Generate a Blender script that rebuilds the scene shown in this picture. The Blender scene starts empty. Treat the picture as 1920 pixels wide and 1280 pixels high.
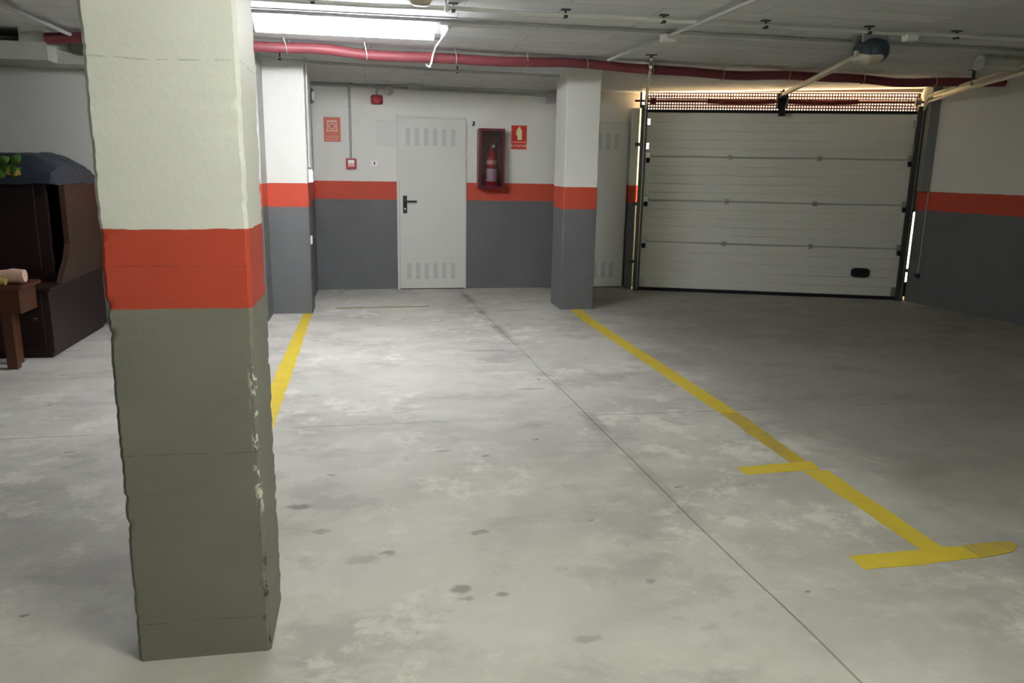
import bpy, bmesh, math, random
from mathutils import Vector, Matrix, noise
from mathutils.bvhtree import BVHTree

S = bpy.context.scene
C = S.collection
PI = math.pi

# ---------------------------------------------------------------- camera
cam_data = bpy.data.cameras.new('camera')
cam = bpy.data.objects.new('camera', cam_data); C.objects.link(cam)
cam_data.sensor_width = 36.0; cam_data.lens = 27.5; cam_data.clip_start = 0.02
r_ = Vector((0.98385, -0.17813, 0.01732)); u_ = Vector((0.02177, 0.21517, 0.97633)); f_ = Vector((0.17764, 0.96019, -0.21558))
m3 = Matrix((r_, u_, -f_)).transposed()
cam.matrix_world = Matrix.Translation((0, 0, 1.44)) @ m3.to_4x4()
S.camera = cam

# ---------------------------------------------------------------- light
w = bpy.data.worlds.new('evening_sky'); S.world = w; w.use_nodes = True
w.node_tree.nodes['Background'].inputs[0].default_value = (1.0, 0.86, 0.60, 1)
w.node_tree.nodes['Background'].inputs[1].default_value = 1.15
sd = bpy.data.lights.new('sun', 'SUN'); sd.energy = 130.0; sd.angle = math.radians(1.5); sd.color = (1.0, 0.78, 0.52)
sun = bpy.data.objects.new('sun', sd); C.objects.link(sun)
sun.rotation_euler = Vector((-0.75, 0.25, -0.55)).to_track_quat('-Z', 'Y').to_euler()
TUBE_FAR = 66.0       # brightness of the lit fittings
TUBE_NEAR = 31.5
FILL_REAR = 8.0  # added unseen batten behind the camera, lifts the ambient light
S.view_settings.view_transform = 'Standard'; S.view_settings.look = 'None'
S.view_settings.gamma = 1.0; S.view_settings.exposure = 0.87; S.view_settings.use_curve_mapping = False

# ---------------------------------------------------------------- materials
def lin(c):
    return tuple(((v/255)/12.92 if v/255 <= .04045 else ((v/255+.055)/1.055)**2.4) for v in c) + (1,)

def mat(name, rgb, rough=.6, metal=0.0, var=.06, scale=12, bump=.0, bscale=60, spec=.4):
    m = bpy.data.materials.new(name); m.use_nodes = True
    nt = m.node_tree; b = nt.nodes['Principled BSDF']
    b.inputs['Roughness'].default_value = rough; b.inputs['Metallic'].default_value = metal
    b.inputs['Specular IOR Level'].default_value = spec
    tc = nt.nodes.new('ShaderNodeTexCoord'); n = nt.nodes.new('ShaderNodeTexNoise')
    n.inputs['Scale'].default_value = scale; n.inputs['Detail'].default_value = 5
    nt.links.new(tc.outputs['Object'], n.inputs['Vector'])
    mx = nt.nodes.new('ShaderNodeMix'); mx.data_type = 'RGBA'
    c = lin(rgb)
    mx.inputs[6].default_value = tuple(v*(1-var) for v in c[:3])+(1,)
    mx.inputs[7].default_value = tuple(min(1, v*(1+var)) for v in c[:3])+(1,)
    nt.links.new(n.outputs['Fac'], mx.inputs[0]); nt.links.new(mx.outputs[2], b.inputs['Base Color'])
    if bump:
        n2 = nt.nodes.new('ShaderNodeTexNoise'); n2.inputs['Scale'].default_value = bscale; n2.inputs['Detail'].default_value = 4
        nt.links.new(tc.outputs['Object'], n2.inputs['Vector'])
        bp = nt.nodes.new('ShaderNodeBump'); bp.inputs['Strength'].default_value = bump; bp.inputs['Distance'].default_value = .01
        nt.links.new(n2.outputs['Fac'], bp.inputs['Height']); nt.links.new(bp.outputs[0], b.inputs['Normal'])
    return m

def emit_mat(name, rgb, strength):
    m = bpy.data.materials.new(name); m.use_nodes = True
    b = m.node_tree.nodes['Principled BSDF']
    b.inputs['Base Color'].default_value = (.8, .8, .8, 1)
    b.inputs['Emission Color'].default_value = rgb + (1,); b.inputs['Emission Strength'].default_value = strength
    return m

class G:
    """tiny node-graph helper"""
    def __init__(s, name):
        s.m = bpy.data.materials.new(name); s.m.use_nodes = True; s.nt = s.m.node_tree
        s.b = s.nt.nodes['Principled BSDF']
        s.pos = s.nt.nodes.new('ShaderNodeNewGeometry').outputs['Position']
        sp = s.nt.nodes.new('ShaderNodeSeparateXYZ'); s.nt.links.new(s.pos, sp.inputs[0])
        s.x, s.y, s.z = sp.outputs
    def _in(s, sock, v):
        if hasattr(v, 'is_output') or isinstance(v, bpy.types.NodeSocket): s.nt.links.new(v, sock)
        else: sock.default_value = v
    def math(s, op, a, b=0.0, c=None, clamp=False):
        n = s.nt.nodes.new('ShaderNodeMath'); n.operation = op; n.use_clamp = clamp
        s._in(n.inputs[0], a); s._in(n.inputs[1], b)
        if c is not None: s._in(n.inputs[2], c)
        return n.outputs[0]
    def step(s, v, lo, hi):      # smooth 0..1
        n = s.nt.nodes.new('ShaderNodeMapRange'); n.interpolation_type = 'SMOOTHSTEP'
        s._in(n.inputs[0], v); n.inputs[1].default_value = lo; n.inputs[2].default_value = hi
        return n.outputs[0]
    def noise(s, scale, detail=4, rough=.5, stretch=None, dist=0.0):
        n = s.nt.nodes.new('ShaderNodeTexNoise'); n.inputs['Scale'].default_value = scale
        n.inputs['Detail'].default_value = detail; n.inputs['Roughness'].default_value = rough; n.inputs['Distortion'].default_value = dist
        if stretch:
            mp = s.nt.nodes.new('ShaderNodeMapping'); s.nt.links.new(s.pos, mp.inputs[0])
            mp.inputs['Scale'].default_value = stretch[:3]
            if len(stretch) > 3: mp.inputs['Rotation'].default_value = (0, 0, stretch[3])
            s.nt.links.new(mp.outputs[0], n.inputs['Vector'])
        else: s.nt.links.new(s.pos, n.inputs['Vector'])
        return n.outputs['Fac']
    def mix(s, f, a, b):
        n = s.nt.nodes.new('ShaderNodeMix'); n.data_type = 'RGBA'
        s._in(n.inputs[0], f); s._in(n.inputs[6], a); s._in(n.inputs[7], b)
        return n.outputs[2]
    def line(s, coord, at, half, soft=.004):   # 1 on a line
        d = s.math('ABSOLUTE', s.math('SUBTRACT', coord, at))
        return s.math('SUBTRACT', 1.0, s.step(d, half, half+soft))
    def bump(s, h, strength, dist=.01):
        n = s.nt.nodes.new('ShaderNodeBump'); n.inputs['Strength'].default_value = strength; n.inputs['Distance'].default_value = dist
        s._in(n.inputs['Height'], h); s.nt.links.new(n.outputs[0], s.b.inputs['Normal'])
    def out(s, col, rough=.7, spec=.3):
        s._in(s.b.inputs['Base Color'], col); s._in(s.b.inputs['Roughness'], rough)
        s.b.inputs['Specular IOR Level'].default_value = spec
        return s.m

WHITE = lin((226, 228, 220)); RED = lin((194, 78, 58)); GREY = lin((106, 108, 108))
def painted(name, lo=1.06, hi=1.268, white=WHITE, red=RED, grey=GREY, chips=None, forms=(), rough=.62):
    g = G(name)
    wob = g.math('MULTIPLY', g.math('SUBTRACT', g.noise(9, 3), .5), .012)
    z = g.math('ADD', g.z, wob)
    a = g.step(z, lo-.0015, lo+.0015); b = g.step(z, hi-.0015, hi+.0015)
    big = g.noise(1.7, 4)
    wv = g.mix(big, tuple(v*.93 for v in white[:3])+(1,), tuple(min(1, v*1.05) for v in white[:3])+(1,))
    gv = g.mix(g.noise(3.1, 5, .6), tuple(v*.82 for v in grey[:3])+(1,), tuple(v*1.15 for v in grey[:3])+(1,))
    rv = g.mix(g.noise(6, 4), tuple(v*.93 for v in red[:3])+(1,), tuple(min(1, v*1.07) for v in red[:3])+(1,))
    col = g.mix(b, g.mix(a, gv, rv), wv)
    h = g.math('MULTIPLY', g.noise(70, 4), .6)
    h = g.math('ADD', h, g.noise(14, 3))
    for fz in forms:      # shuttering marks
        ln = g.math('MULTIPLY', g.line(g.math('ADD', g.z, g.math('MULTIPLY', g.noise(2.2, 2), .03)), fz+.015, .0008, .0022), g.step(g.noise(25, 2), .38, .55))
        col = g.mix(g.math('MULTIPLY', ln, .32), col, (.07, .065, .055, 1))
        h = g.math('SUBTRACT', h, g.math('MULTIPLY', ln, .6))
    if chips:             # knocked paint along one arris, and little pock marks
        cx, cy, z0, z1 = chips
        d = g.math('ADD', g.math('ABSOLUTE', g.math('SUBTRACT', g.x, cx)), g.math('ABSOLUTE', g.math('SUBTRACT', g.y, cy)))
        near = g.math('SUBTRACT', 1.0, g.step(d, .008, .024))
        zz = g.math('MULTIPLY', g.step(g.z, z0-.03, z0+.05), g.math('SUBTRACT', 1.0, g.step(g.z, z1-.03, z1+.02)))
        n = g.step(g.noise(44, 5, .65, (1, 1, .5)), .52, .56)
        k = g.math('MULTIPLY', g.math('MULTIPLY', near, zz), n)
        col = g.mix(k, col, (.72, .71, .63, 1))
        zz2 = g.math('SUBTRACT', 1.0, g.step(g.z, .0, .75))
        k2 = g.math('MULTIPLY', g.math('MULTIPLY', near, zz2), g.step(g.noise(46, 4, .6, (1, 1, .5)), .55, .6))
        col = g.mix(k2, col, (.055, .05, .04, 1))
        spots = g.math('MULTIPLY', g.step(g.noise(19, 2), .76, .80), .75)
        col = g.mix(spots, col, (.10, .09, .07, 1))
    g.bump(h, .22, .006)
    return g.out(col, rough)

M = {}
M['paint'] = painted('painted_plaster_dado')
M['paint_near'] = painted('painted_concrete_column', 1.055, 1.268, grey=lin((131, 131, 120)), chips=(-.32, 2.21, .45, .92), forms=(.115, .64, 1.165, 1.695))
M['paint_dull'] = painted('greyed_plaster_dado', white=lin((190, 192, 186)))
M['paint_far'] = painted('painted_column_paint', 1.045, 1.268)

def floor_mat():
    g = G('power_floated_concrete')
    big = g.noise(.55, 5, .55, None, .6); mid = g.noise(2.1, 6, .62, (1, 1.25, 1), .15); fine = g.noise(9, 6, .68, (1.0, 1.2, 1), .1)
    grain = g.noise(90, 3)
    col = g.mix(g.step(big, .36, .64), (.42, .41, .37, 1), (.56, .55, .495, 1))
    col = g.mix(g.math('MULTIPLY', g.step(mid, .42, .66), .5), col, (.60, .595, .545, 1))
    col = g.mix(g.math('MULTIPLY', g.step(mid, .30, .47), -.0), col, col)
    dk = g.math('MULTIPLY', g.math('SUBTRACT', 1.0, g.step(g.noise(1.5, 6, .65, (1, 1.7, 1), .3), .33, .50)), .5)
    col = g.mix(dk, col, (.30, .29, .265, 1))
    near = g.math('SUBTRACT', 1.0, g.step(g.y, 2.2, 3.6))      # lighter floated blotches
    col = g.mix(g.math('MULTIPLY', g.step(fine, .54, .74), .38), col, (.68, .675, .61, 1))
    col = g.mix(g.math('MULTIPLY', g.step(g.noise(26, 5, .7), .60, .72), .28), col, (.72, .71, .63, 1))
    # darker tone over the driving lane right of the bays
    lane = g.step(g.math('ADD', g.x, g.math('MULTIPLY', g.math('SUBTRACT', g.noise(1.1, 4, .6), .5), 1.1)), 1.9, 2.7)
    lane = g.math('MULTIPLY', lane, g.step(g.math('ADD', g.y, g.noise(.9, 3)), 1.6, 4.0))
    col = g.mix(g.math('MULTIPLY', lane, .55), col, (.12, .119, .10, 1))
    flake = g.math('MULTIPLY', g.step(g.noise(3.4, 5, .72), .50, .62), g.step(g.noise(.8, 2), .42, .58))
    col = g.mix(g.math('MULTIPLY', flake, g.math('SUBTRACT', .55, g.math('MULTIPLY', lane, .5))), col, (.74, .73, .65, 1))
    dd = g.math('MULTIPLY', g.step(g.noise(2.6, 5, .72, (1, 1.3, 1)), .56, .70), .38)
    col = g.mix(dd, col, (.24, .235, .215, 1))
    wobx = g.math('MULTIPLY', g.math('SUBTRACT', g.noise(24, 3), .5), .05)
    for sx, sy, rx, ry, k in ((-.32, 3.25, .055, .028, .8), (-.44, 3.22, .014, .012, .7), (-.47, 2.98, .05, .03, .6), (-.21, 3.0, .035, .02, .5), (.293, 2.476, .035, .03, .7), (.30, 2.41, .03, .015, .5), (.43, 2.42, .022, .018, .65), (.05, 2.78, .03, .02, .6), (-.05, 2.74, .06, .035, .35), (.42, 2.90, .035, .022, .6), (.97, 2.43, .022, .016, .5), (.57, 3.75, .022, .014, .7), (.36, 3.85, .035, .014, .5), (1.05, 4.95, .10, .02, .5), (.65, 2.12, .045, .02, .4), (.9, 6.1, .18, .03, .35), (-.2, 3.6, .025, .015, .5)):
        ex = g.math('DIVIDE', g.math('SUBTRACT', g.math('ADD', g.x, wobx), sx), rx); ey = g.math('DIVIDE', g.math('SUBTRACT', g.math('ADD', g.y, wobx), sy), ry)
        e = g.math('SQRT', g.math('ADD', g.math('MULTIPLY', ex, ex), g.math('MULTIPLY', ey, ey)))
        col = g.mix(g.math('MULTIPLY', g.math('SUBTRACT', 1.0, g.step(e, .5, 1.4)), k*.8), col, (.10, .095, .08, 1))
    # dark drips and scuffs
    sp = g.math('MULTIPLY', g.step(g.noise(7.5, 2, .5, (1, 2.2, 1)), .735, .765), .6)
    col = g.mix(sp, col, (.085, .08, .07, 1))
    # saw cut joints
    xs = g.math('ADD', g.x, g.math('MULTIPLY', g.noise(.8, 2), .05))
    slope = g.math('ADD', xs, g.math('MULTIPLY', g.y, .040))
    wide = g.math('MULTIPLY', g.line(slope, 1.47, .022, .05), g.math('MULTIPLY', g.step(g.noise(1.3, 4, .6), .40, .62), g.step(g.y, 2.4, 4.2)))
    col = g.mix(g.math('MULTIPLY', wide, .5), col, (.10, .085, .08, 1))
    j1 = g.line(slope, 1.47, .0022, .0035)
    ys = g.math('ADD', g.y, g.math('MULTIPLY', g.noise(1.1, 3), .05))
    j2 = g.line(ys, 4.36, .002, .004)
    jj = g.math('MAXIMUM', g.math('MULTIPLY', j1, .6), g.math('MULTIPLY', j2, g.math('MULTIPLY', g.step(g.noise(1.7, 3), .35, .6), .6)))
    col = g.mix(jj, col, (.07, .062, .055, 1))
    h = g.math('SUBTRACT', g.math('ADD', g.math('MULTIPLY', grain, .25), fine), g.math('MULTIPLY', jj, 1.0))
    g.bump(h, .12, .006)
    return g.out(col, g.math('ADD', .58, g.math('MULTIPLY', fine, .25)), .35)
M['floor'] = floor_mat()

def ceil_mat():
    g = G('board_marked_concrete_ceiling')
    col = g.mix(g.noise(.9, 5, .6), (.70, .725, .71, 1), (.82, .84, .82, 1))
    col = g.mix(g.math('MULTIPLY', g.step(g.noise(3.5, 5, .6, (.35, 2, 1)), .45, .7), .4), col, (.88, .89, .87, 1))
    br = g.nt.nodes.new('ShaderNodeTexBrick'); g.nt.links.new(g.pos, br.inputs['Vector'])
    br.inputs['Scale'].default_value = 1.0; br.inputs['Brick Width'].default_value = 1.25; br.inputs['Row Height'].default_value = .25
    br.inputs['Mortar Size'].default_value = .006; br.inputs['Mortar Smooth'].default_value = .3
    br.inputs['Color1'].default_value = (.82, .82, .82, 1); br.inputs['Color2'].default_value = (1, 1, 1, 1); br.inputs['Mortar'].default_value = (.5, .5, .5, 1)
    mm = g.nt.nodes.new('ShaderNodeMix'); mm.data_type = 'RGBA'; mm.blend_type = 'MULTIPLY'; mm.inputs[0].default_value = .6
    g.nt.links.new(col, mm.inputs[6]); g.nt.links.new(br.outputs['Color'], mm.inputs[7])
    h = g.math('SUBTRACT', g.noise(30, 4), g.math('MULTIPLY', br.outputs['Fac'], .9))
    g.bump(h, .4, .008)
    return g.out(mm.outputs[2], .85, .2)
M['ceiling'] = ceil_mat()

def worn_yellow(name, wear, rgb=(212, 188, 62), alpha_lo=.0):
    g = G(name)
    y = lin(rgb)
    col = g.mix(g.noise(5, 5, .6), tuple(v*.82 for v in y[:3])+(1,), tuple(min(1, v*1.12) for v in y[:3])+(1,))
    col = g.mix(g.math('MULTIPLY', g.step(g.noise(13, 5, .7, (1, .6, 1)), .62-.25*wear, .80-.25*wear), .35+.5*wear), col, (.30, .28, .17, 1))
    col = g.mix(g.step(g.noise(30, 4, .7), .70-.1*wear, .76-.1*wear), col, (.25, .23, .17, 1))
    return g.out(col, .6)
M['yellow'] = worn_yellow('yellow_floor_paint', .12)
M['yellow_worn'] = worn_yellow('scuffed_yellow_floor_paint', .55, (190, 165, 60))
M['yellow_faint'] = worn_yellow('almost_rubbed_off_yellow_paint', 1.0, (168, 150, 92))

M['door'] = mat('white_door_enamel', (214, 216, 208), .42, var=.03, scale=4)
M['vent'] = mat('grey_louvre_shadow_metal', (196, 198, 192), .6)
M['gap'] = mat('dark_gap', (50, 50, 46), .9)
M['black'] = mat('black_plastic', (28, 28, 30), .45)
M['darksteel'] = mat('dark_galvanised_steel', (74, 78, 76), .45, .5, .12)
M['steel'] = mat('galvanised_steel', (176, 176, 168), .38, .75, .1)
M['rail'] = mat('pale_galvanised_rail', (236, 230, 208), .4, .15, .08)
M['gate'] = mat('white_sectional_door_paint', (222, 224, 214), .36, 0, .03, 2.5, .03, 300)
M['seam'] = mat('grey_joint_line', (158, 160, 152), .8)
M['rubber'] = mat('black_rubber', (26, 28, 28), .8)
M['redpaint'] = mat('red_pipe_lacquer', (116, 56, 60), .5, 0, .15, 6)
M['springred'] = mat('dark_red_spring_lacquer', (120, 42, 38), .5)
M['conduit'] = mat('grey_pvc_conduit', (180, 182, 182), .55, 0, .08)
M['conduit_pale'] = mat('pale_conduit', (222, 224, 218), .5, 0, .06)
M['whiteplastic'] = mat('white_plastic', (246, 246, 243), .45)
M['greyplastic'] = mat('light_grey_plastic', (190, 192, 192), .5)
M['beige'] = mat('aged_beige_plastic', (186, 178, 150), .5)
M['cab_red'] = mat('wine_red_metal', (100, 30, 42), .35)
M['cab_side'] = mat('rosy_red_metal_edge', (190, 96, 100), .35)
M['ext_red'] = mat('extinguisher_red', (176, 24, 30), .3)
M['label'] = mat('white_label', (218, 218, 226), .6)
M['chrome'] = mat('chromed_metal', (210, 210, 210), .2, .9)
M['sign_red'] = mat('sign_red', (196, 50, 42), .5)
M['sign_faded'] = mat('sun_faded_sign_red', (204, 112, 92), .6)
M['sign_pale'] = mat('faded_sign_pale', (228, 186, 170), .6)
M['sign_cream'] = mat('photoluminescent_cream', (226, 226, 176), .6)
M['sign_edge'] = mat('sign_orange_edge', (222, 128, 96), .6)
M['alarm_red'] = mat('alarm_red_plastic', (168, 30, 44), .4)
M['wood'] = mat('dark_mahogany', (38, 22, 18), .5, 0, .25, 5, .05, 30)
M['wood_side'] = mat('dull_brown_side_panel', (60, 41, 31), .55, 0, .2, 4)
M['wood_red'] = mat('reddish_walnut_front', (32, 17, 17), .45, 0, .2, 4)
M['stool'] = mat('orange_brown_pine', (76, 41, 20), .5, 0, .25, 7)
M['sheet'] = mat('dark_blue_plastic_sheet', (34, 40, 52), .5, 0, .25, 6, .3, 12)
M['leaf'] = mat('leaf_green', (66, 104, 34), .55, 0, .3, 20)
M['leaf_y'] = mat('yellowing_leaf', (176, 150, 62), .55, 0, .2, 20)
M['cloth'] = mat('cream_pink_cloth', (206, 172, 152), .85, 0, .15, 10, .3, 50)
M['cloth_y'] = mat('mustard_cloth', (166, 140, 66), .85, 0, .15, 10, .3, 50)
M['motor'] = mat('slate_blue_plastic_housing', (58, 68, 78), .4, 0, .06)
M['motor_rim'] = mat('cream_plastic_rim', (196, 192, 168), .45)
M['soffit'] = mat('pale_painted_concrete', (176, 178, 168), .75, 0, .08, 3)
M['pilaster'] = mat('bare_grey_concrete', (128, 132, 126), .8, 0, .15, 5, .2)
M['ground'] = mat('sunlit_street_concrete', (196, 186, 166), .9, 0, .12, 2)
M['tube_far'] = emit_mat('lit_diffuser', (.93, .93, 1.0), TUBE_FAR)
M['tube_near'] = emit_mat('lit_diffuser_near', (1.0, 1.0, .86), TUBE_NEAR)
M['fill_rear'] = emit_mat('fill_diffuser_rear', (1.0, 1.0, .9), FILL_REAR)
M['unlit'] = mat('unlit_diffuser', (206, 206, 190), .4)
gl = bpy.data.materials.new('clear_acrylic'); gl.use_nodes = True
_nt = gl.node_tree; _t = _nt.nodes.new('ShaderNodeBsdfTransparent'); _g = _nt.nodes.new('ShaderNodeBsdfGlossy'); _g.inputs['Roughness'].default_value = .08
_m = _nt.nodes.new('ShaderNodeMixShader'); _m.inputs[0].default_value = .10
_t.inputs[0].default_value = (.86, .80, .83, 1); _nt.links.new(_t.outputs[0], _m.inputs[1]); _nt.links.new(_g.outputs[0], _m.inputs[2]); _nt.links.new(_m.outputs[0], _nt.nodes['Material Output'].inputs[0])
M['acrylic'] = gl

# ---------------------------------------------------------------- mesh helpers
class MB:
    def __init__(s): s.bm = bmesh.new()
    def box(s, x0, x1, y0, y1, z0, z1, T=None, bev=0):
        vs = [s.bm.verts.new((x, y, z)) for z in (z0, z1) for y in (y0, y1) for x in (x0, x1)]
        fs = [s.bm.faces.new([vs[i] for i in q]) for q in ((0, 2, 3, 1), (4, 5, 7, 6), (0, 1, 5, 4), (2, 6, 7, 3), (0, 4, 6, 2), (1, 3, 7, 5))]
        if bev:
            es = list({e for f in fs for e in f.edges})
            r = bmesh.ops.bevel(s.bm, geom=es, offset=bev, segments=2, affect='EDGES', profile=.5)
            vs = list({v for f in r['faces'] for v in f.verts} | {v for v in vs if v.is_valid})
        if T is not None:
            for v in vs: v.co = T @ v.co
        return s
    def prism(s, pts, y0, y1, T=None):      # polygon in XZ extruded along Y
        a = [s.bm.verts.new((x, y0, z)) for x, z in pts]; b = [s.bm.verts.new((x, y1, z)) for x, z in pts]
        n = len(pts)
        s.bm.faces.new(a); s.bm.faces.new(b[::-1])
        for i in range(n): s.bm.faces.new((a[i], b[i], b[(i+1) % n], a[(i+1) % n]))
        if T is not None:
            for v in a+b: v.co = T @ v.co
        return s
    def tube(s, pts, r, seg=10, cap=True, rfun=None):
        pts = [Vector(p) for p in pts]; rings = []
        n = len(pts); ref = None
        for i, p in enumerate(pts):
            t = (pts[min(i+1, n-1)]-pts[max(i-1, 0)]).normalized()
            if ref is None: ref = Vector((0, 0, 1)) if abs(t.z) < .9 else Vector((1, 0, 0))
            a = (ref - t*ref.dot(t)).normalized(); b = t.cross(a); ref = a
            rr = rfun(i/(n-1)) if rfun else r
            rings.append([s.bm.verts.new(p + (a*math.cos(k*2*PI/seg)+b*math.sin(k*2*PI/seg))*rr) for k in range(seg)])
        for i in range(n-1):
            for k in range(seg):
                s.bm.faces.new((rings[i][k], rings[i][(k+1) % seg], rings[i+1][(k+1) % seg], rings[i+1][k]))
        if cap: s.bm.faces.new(rings[0][::-1]); s.bm.faces.new(rings[-1])
        return s
    def lathe(s, prof, o, axis, seg=20):      # prof: (radius, height along axis)
        ax = Vector(axis).normalized(); a = ax.orthogonal().normalized(); b = ax.cross(a); o = Vector(o); rings = []
        for r, h in prof:
            r = max(r, 1e-4)
            rings.append([s.bm.verts.new(o+ax*h+(a*math.cos(k*2*PI/seg)+b*math.sin(k*2*PI/seg))*r) for k in range(seg)])
        for i in range(len(rings)-1):
            for k in range(seg): s.bm.faces.new((rings[i][k], rings[i][(k+1) % seg], rings[i+1][(k+1) % seg], rings[i+1][k]))
        s.bm.faces.new(rings[0][::-1]); s.bm.faces.new(rings[-1])
        return s
    def build(s, name, material, parent=None, smooth=False):
        bmesh.ops.recalc_face_normals(s.bm, faces=s.bm.faces)
        me = bpy.data.meshes.new(name); s.bm.to_mesh(me); s.bm.free()
        me.materials.append(M[material] if isinstance(material, str) else material)
        if smooth:
            for p in me.polygons: p.use_smooth = True
            try: me.set_sharp_from_angle(angle=math.radians(38))
            except Exception: pass
        o = bpy.data.objects.new(name, me); C.objects.link(o)
        if parent is not None:
            o.parent = parent; o.matrix_parent_inverse = world_of(parent).inverted()
        return o

def world_of(o):
    if o.parent is None: return Matrix.LocRotScale(o.location, o.rotation_euler, o.scale)
    return world_of(o.parent) @ o.matrix_parent_inverse @ Matrix.LocRotScale(o.location, o.rotation_euler, o.scale)

def tag(o, label, cat, group=None, kind=None):
    o['label'] = label; o['category'] = cat
    if group: o['group'] = group
    if kind: o['kind'] = kind
    return o
def struct(o, label=None):
    o['kind'] = 'structure'
    if label: o['label'] = label
    return o
def thing(name, loc, label, cat, group=None):
    o = bpy.data.objects.new(name, None); C.objects.link(o); o.location = loc; o.empty_display_size = .1
    return tag(o, label, cat, group)

def text_part(body, size, x, z, y, material, parent, name='lettering'):
    cu = bpy.data.curves.new('t', 'FONT'); cu.body = body; cu.size = size; cu.align_x = 'CENTER'; cu.align_y = 'CENTER'; cu.extrude = .0008
    o = bpy.data.objects.new('t', cu); C.objects.link(o)
    bpy.context.view_layer.update()
    me = bpy.data.meshes.new_from_object(o.evaluated_get(bpy.context.evaluated_depsgraph_get()))
    bpy.data.objects.remove(o); bpy.data.curves.remove(cu)
    me.transform(Matrix.Translation((x, y, z)) @ Matrix.Rotation(PI/2, 4, 'X'))
    me.materials.clear(); me.materials.append(M[material])
    t = bpy.data.objects.new(name, me); C.objects.link(t)
    t.parent = parent; t.matrix_parent_inverse = world_of(parent).inverted()
    return t

# ---------------------------------------------------------------- gate frame of reference (the gate stands at an angle)
G0 = Vector((3.27, 9.19, 0)); GA = math.atan2(-.323, .9464)
TG = Matrix.Translation(G0) @ Matrix.Rotation(GA, 4, 'Z')     # local x along the gate, local y outwards

# ---------------------------------------------------------------- setting
def zc(x, y):      # underside of the slab
    return 2.44 - max(0, y-7.7)*.05
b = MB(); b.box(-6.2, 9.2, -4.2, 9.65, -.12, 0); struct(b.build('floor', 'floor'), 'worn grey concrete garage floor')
bm = bmesh.new(); ys = [-4.2, 0, 3, 6, 7.7, 8.6, 9.62]; xs = [-6.2, -1, 2, 5, 9.2]
lo = [[bm.verts.new((x, y, zc(x, y))) for x in xs] for y in ys]; hi = [[bm.verts.new((x, y, 2.62)) for x in xs] for y in ys]
for i in range(len(ys)-1):
    for j in range(len(xs)-1):
        bm.faces.new((lo[i][j], lo[i+1][j], lo[i+1][j+1], lo[i][j+1])); bm.faces.new((hi[i][j], hi[i][j+1], hi[i+1][j+1], hi[i+1][j]))
for i in range(len(ys)-1):
    bm.faces.new((lo[i][0], hi[i][0], hi[i+1][0], lo[i+1][0])); bm.faces.new((lo[i][-1], lo[i+1][-1], hi[i+1][-1], hi[i][-1]))
for j in range(len(xs)-1):
    bm.faces.new((lo[0][j], lo[0][j+1], hi[0][j+1], hi[0][j])); bm.faces.new((lo[-1][j], hi[-1][j], hi[-1][j+1], lo[-1][j+1]))
b = MB(); b.bm.free(); b.bm = bm
struct(b.build('ceiling', 'ceiling'), 'board-marked grey concrete ceiling')
b = MB(); b.box(-.6, 3.30, 9.45, 9.65, 0, 2.45); struct(b.build('wall_back', 'paint'), 'white wall with red stripe and dark grey dado')
b = MB(); b.box(-.94, -.6, 8.28, 9.65, 0, 2.45); struct(b.build('wall_niche', 'paint'))
b = MB(); b.box(-6.2, -.94, 7.5, 9.65, 0, 2.45); struct(b.build('wall_rear', 'paint_dull'), 'white wall behind the dark sideboard')
b = MB(); b.box(-6.2, -6.0, -4.2, 7.5, 0, 2.45); struct(b.build('wall_left', 'paint'))
b = MB(); b.box(-6.2, 9.2, -4.2, -4.0, 0, 2.45); struct(b.build('wall_front', 'paint'))
# right wall runs away at an angle
wa = Vector((6.205, 8.15, 0)); wdir = Vector((.22, -1.47, 0)).normalized(); wl = 12.4
TW = Matrix.Translation(wa) @ Matrix.Rotation(math.atan2(wdir.y, wdir.x), 4, 'Z')
b = MB(); b.box(.0, wl, 0, .2, 0, 2.45, TW); struct(b.build('wall_right', 'paint'), 'white wall right of the gate with red stripe')
# bare concrete jamb to the right of the gate, and lintel over the opening
b = MB(); b.box(3.25, 3.34, .04, .30, 0, 1.06, TG); b.box(3.092, 3.34, .04, .30, 1.06, 2.44, TG); b.box(3.092, 3.187, -.19, .04, 1.268, 2.44, TG); struct(b.build('trim_1', 'pilaster'), 'bare grey concrete jamb right of the gate')
b = MB(); b.box(-.17, -.076, .04, .245, 0, 2.17, TG); struct(b.build('trim_4', 'paint'), 'narrow painted jamb left of the gate')
b = MB(); b.box(-.10, 3.30, .16, .30, 2.37, 2.45, TG); struct(b.build('trim_2', 'pilaster'), 'concrete lintel over the gate')
# pale duct-like soffit and block in the far left corner
b = MB(); b.box(-4.5, -2.42, 6.95, 7.5, 2.20, 2.335); b.box(-2.62, -2.44, 6.97, 7.48, 2.335, 2.44); b.prism([(-2.42, 2.20), (-2.12, 2.20), (-2.12, 2.225), (-2.42, 2.31)], 7.15, 7.5)
struct(b.build('trim_3', 'soffit'), 'pale boxed soffit in the far left corner')
# outside
b = MB(); b.prism([(0, -.12), (30, -.12), (30, 1.1), (4, .0), (0, 0)], -12, 14, TG @ Matrix.Rotation(PI/2, 4, 'Z') @ Matrix.Translation((.3, 0, 0)))
struct(b.build('ground_outside', 'ground'), 'sunlit ramp outside the gate')

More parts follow.
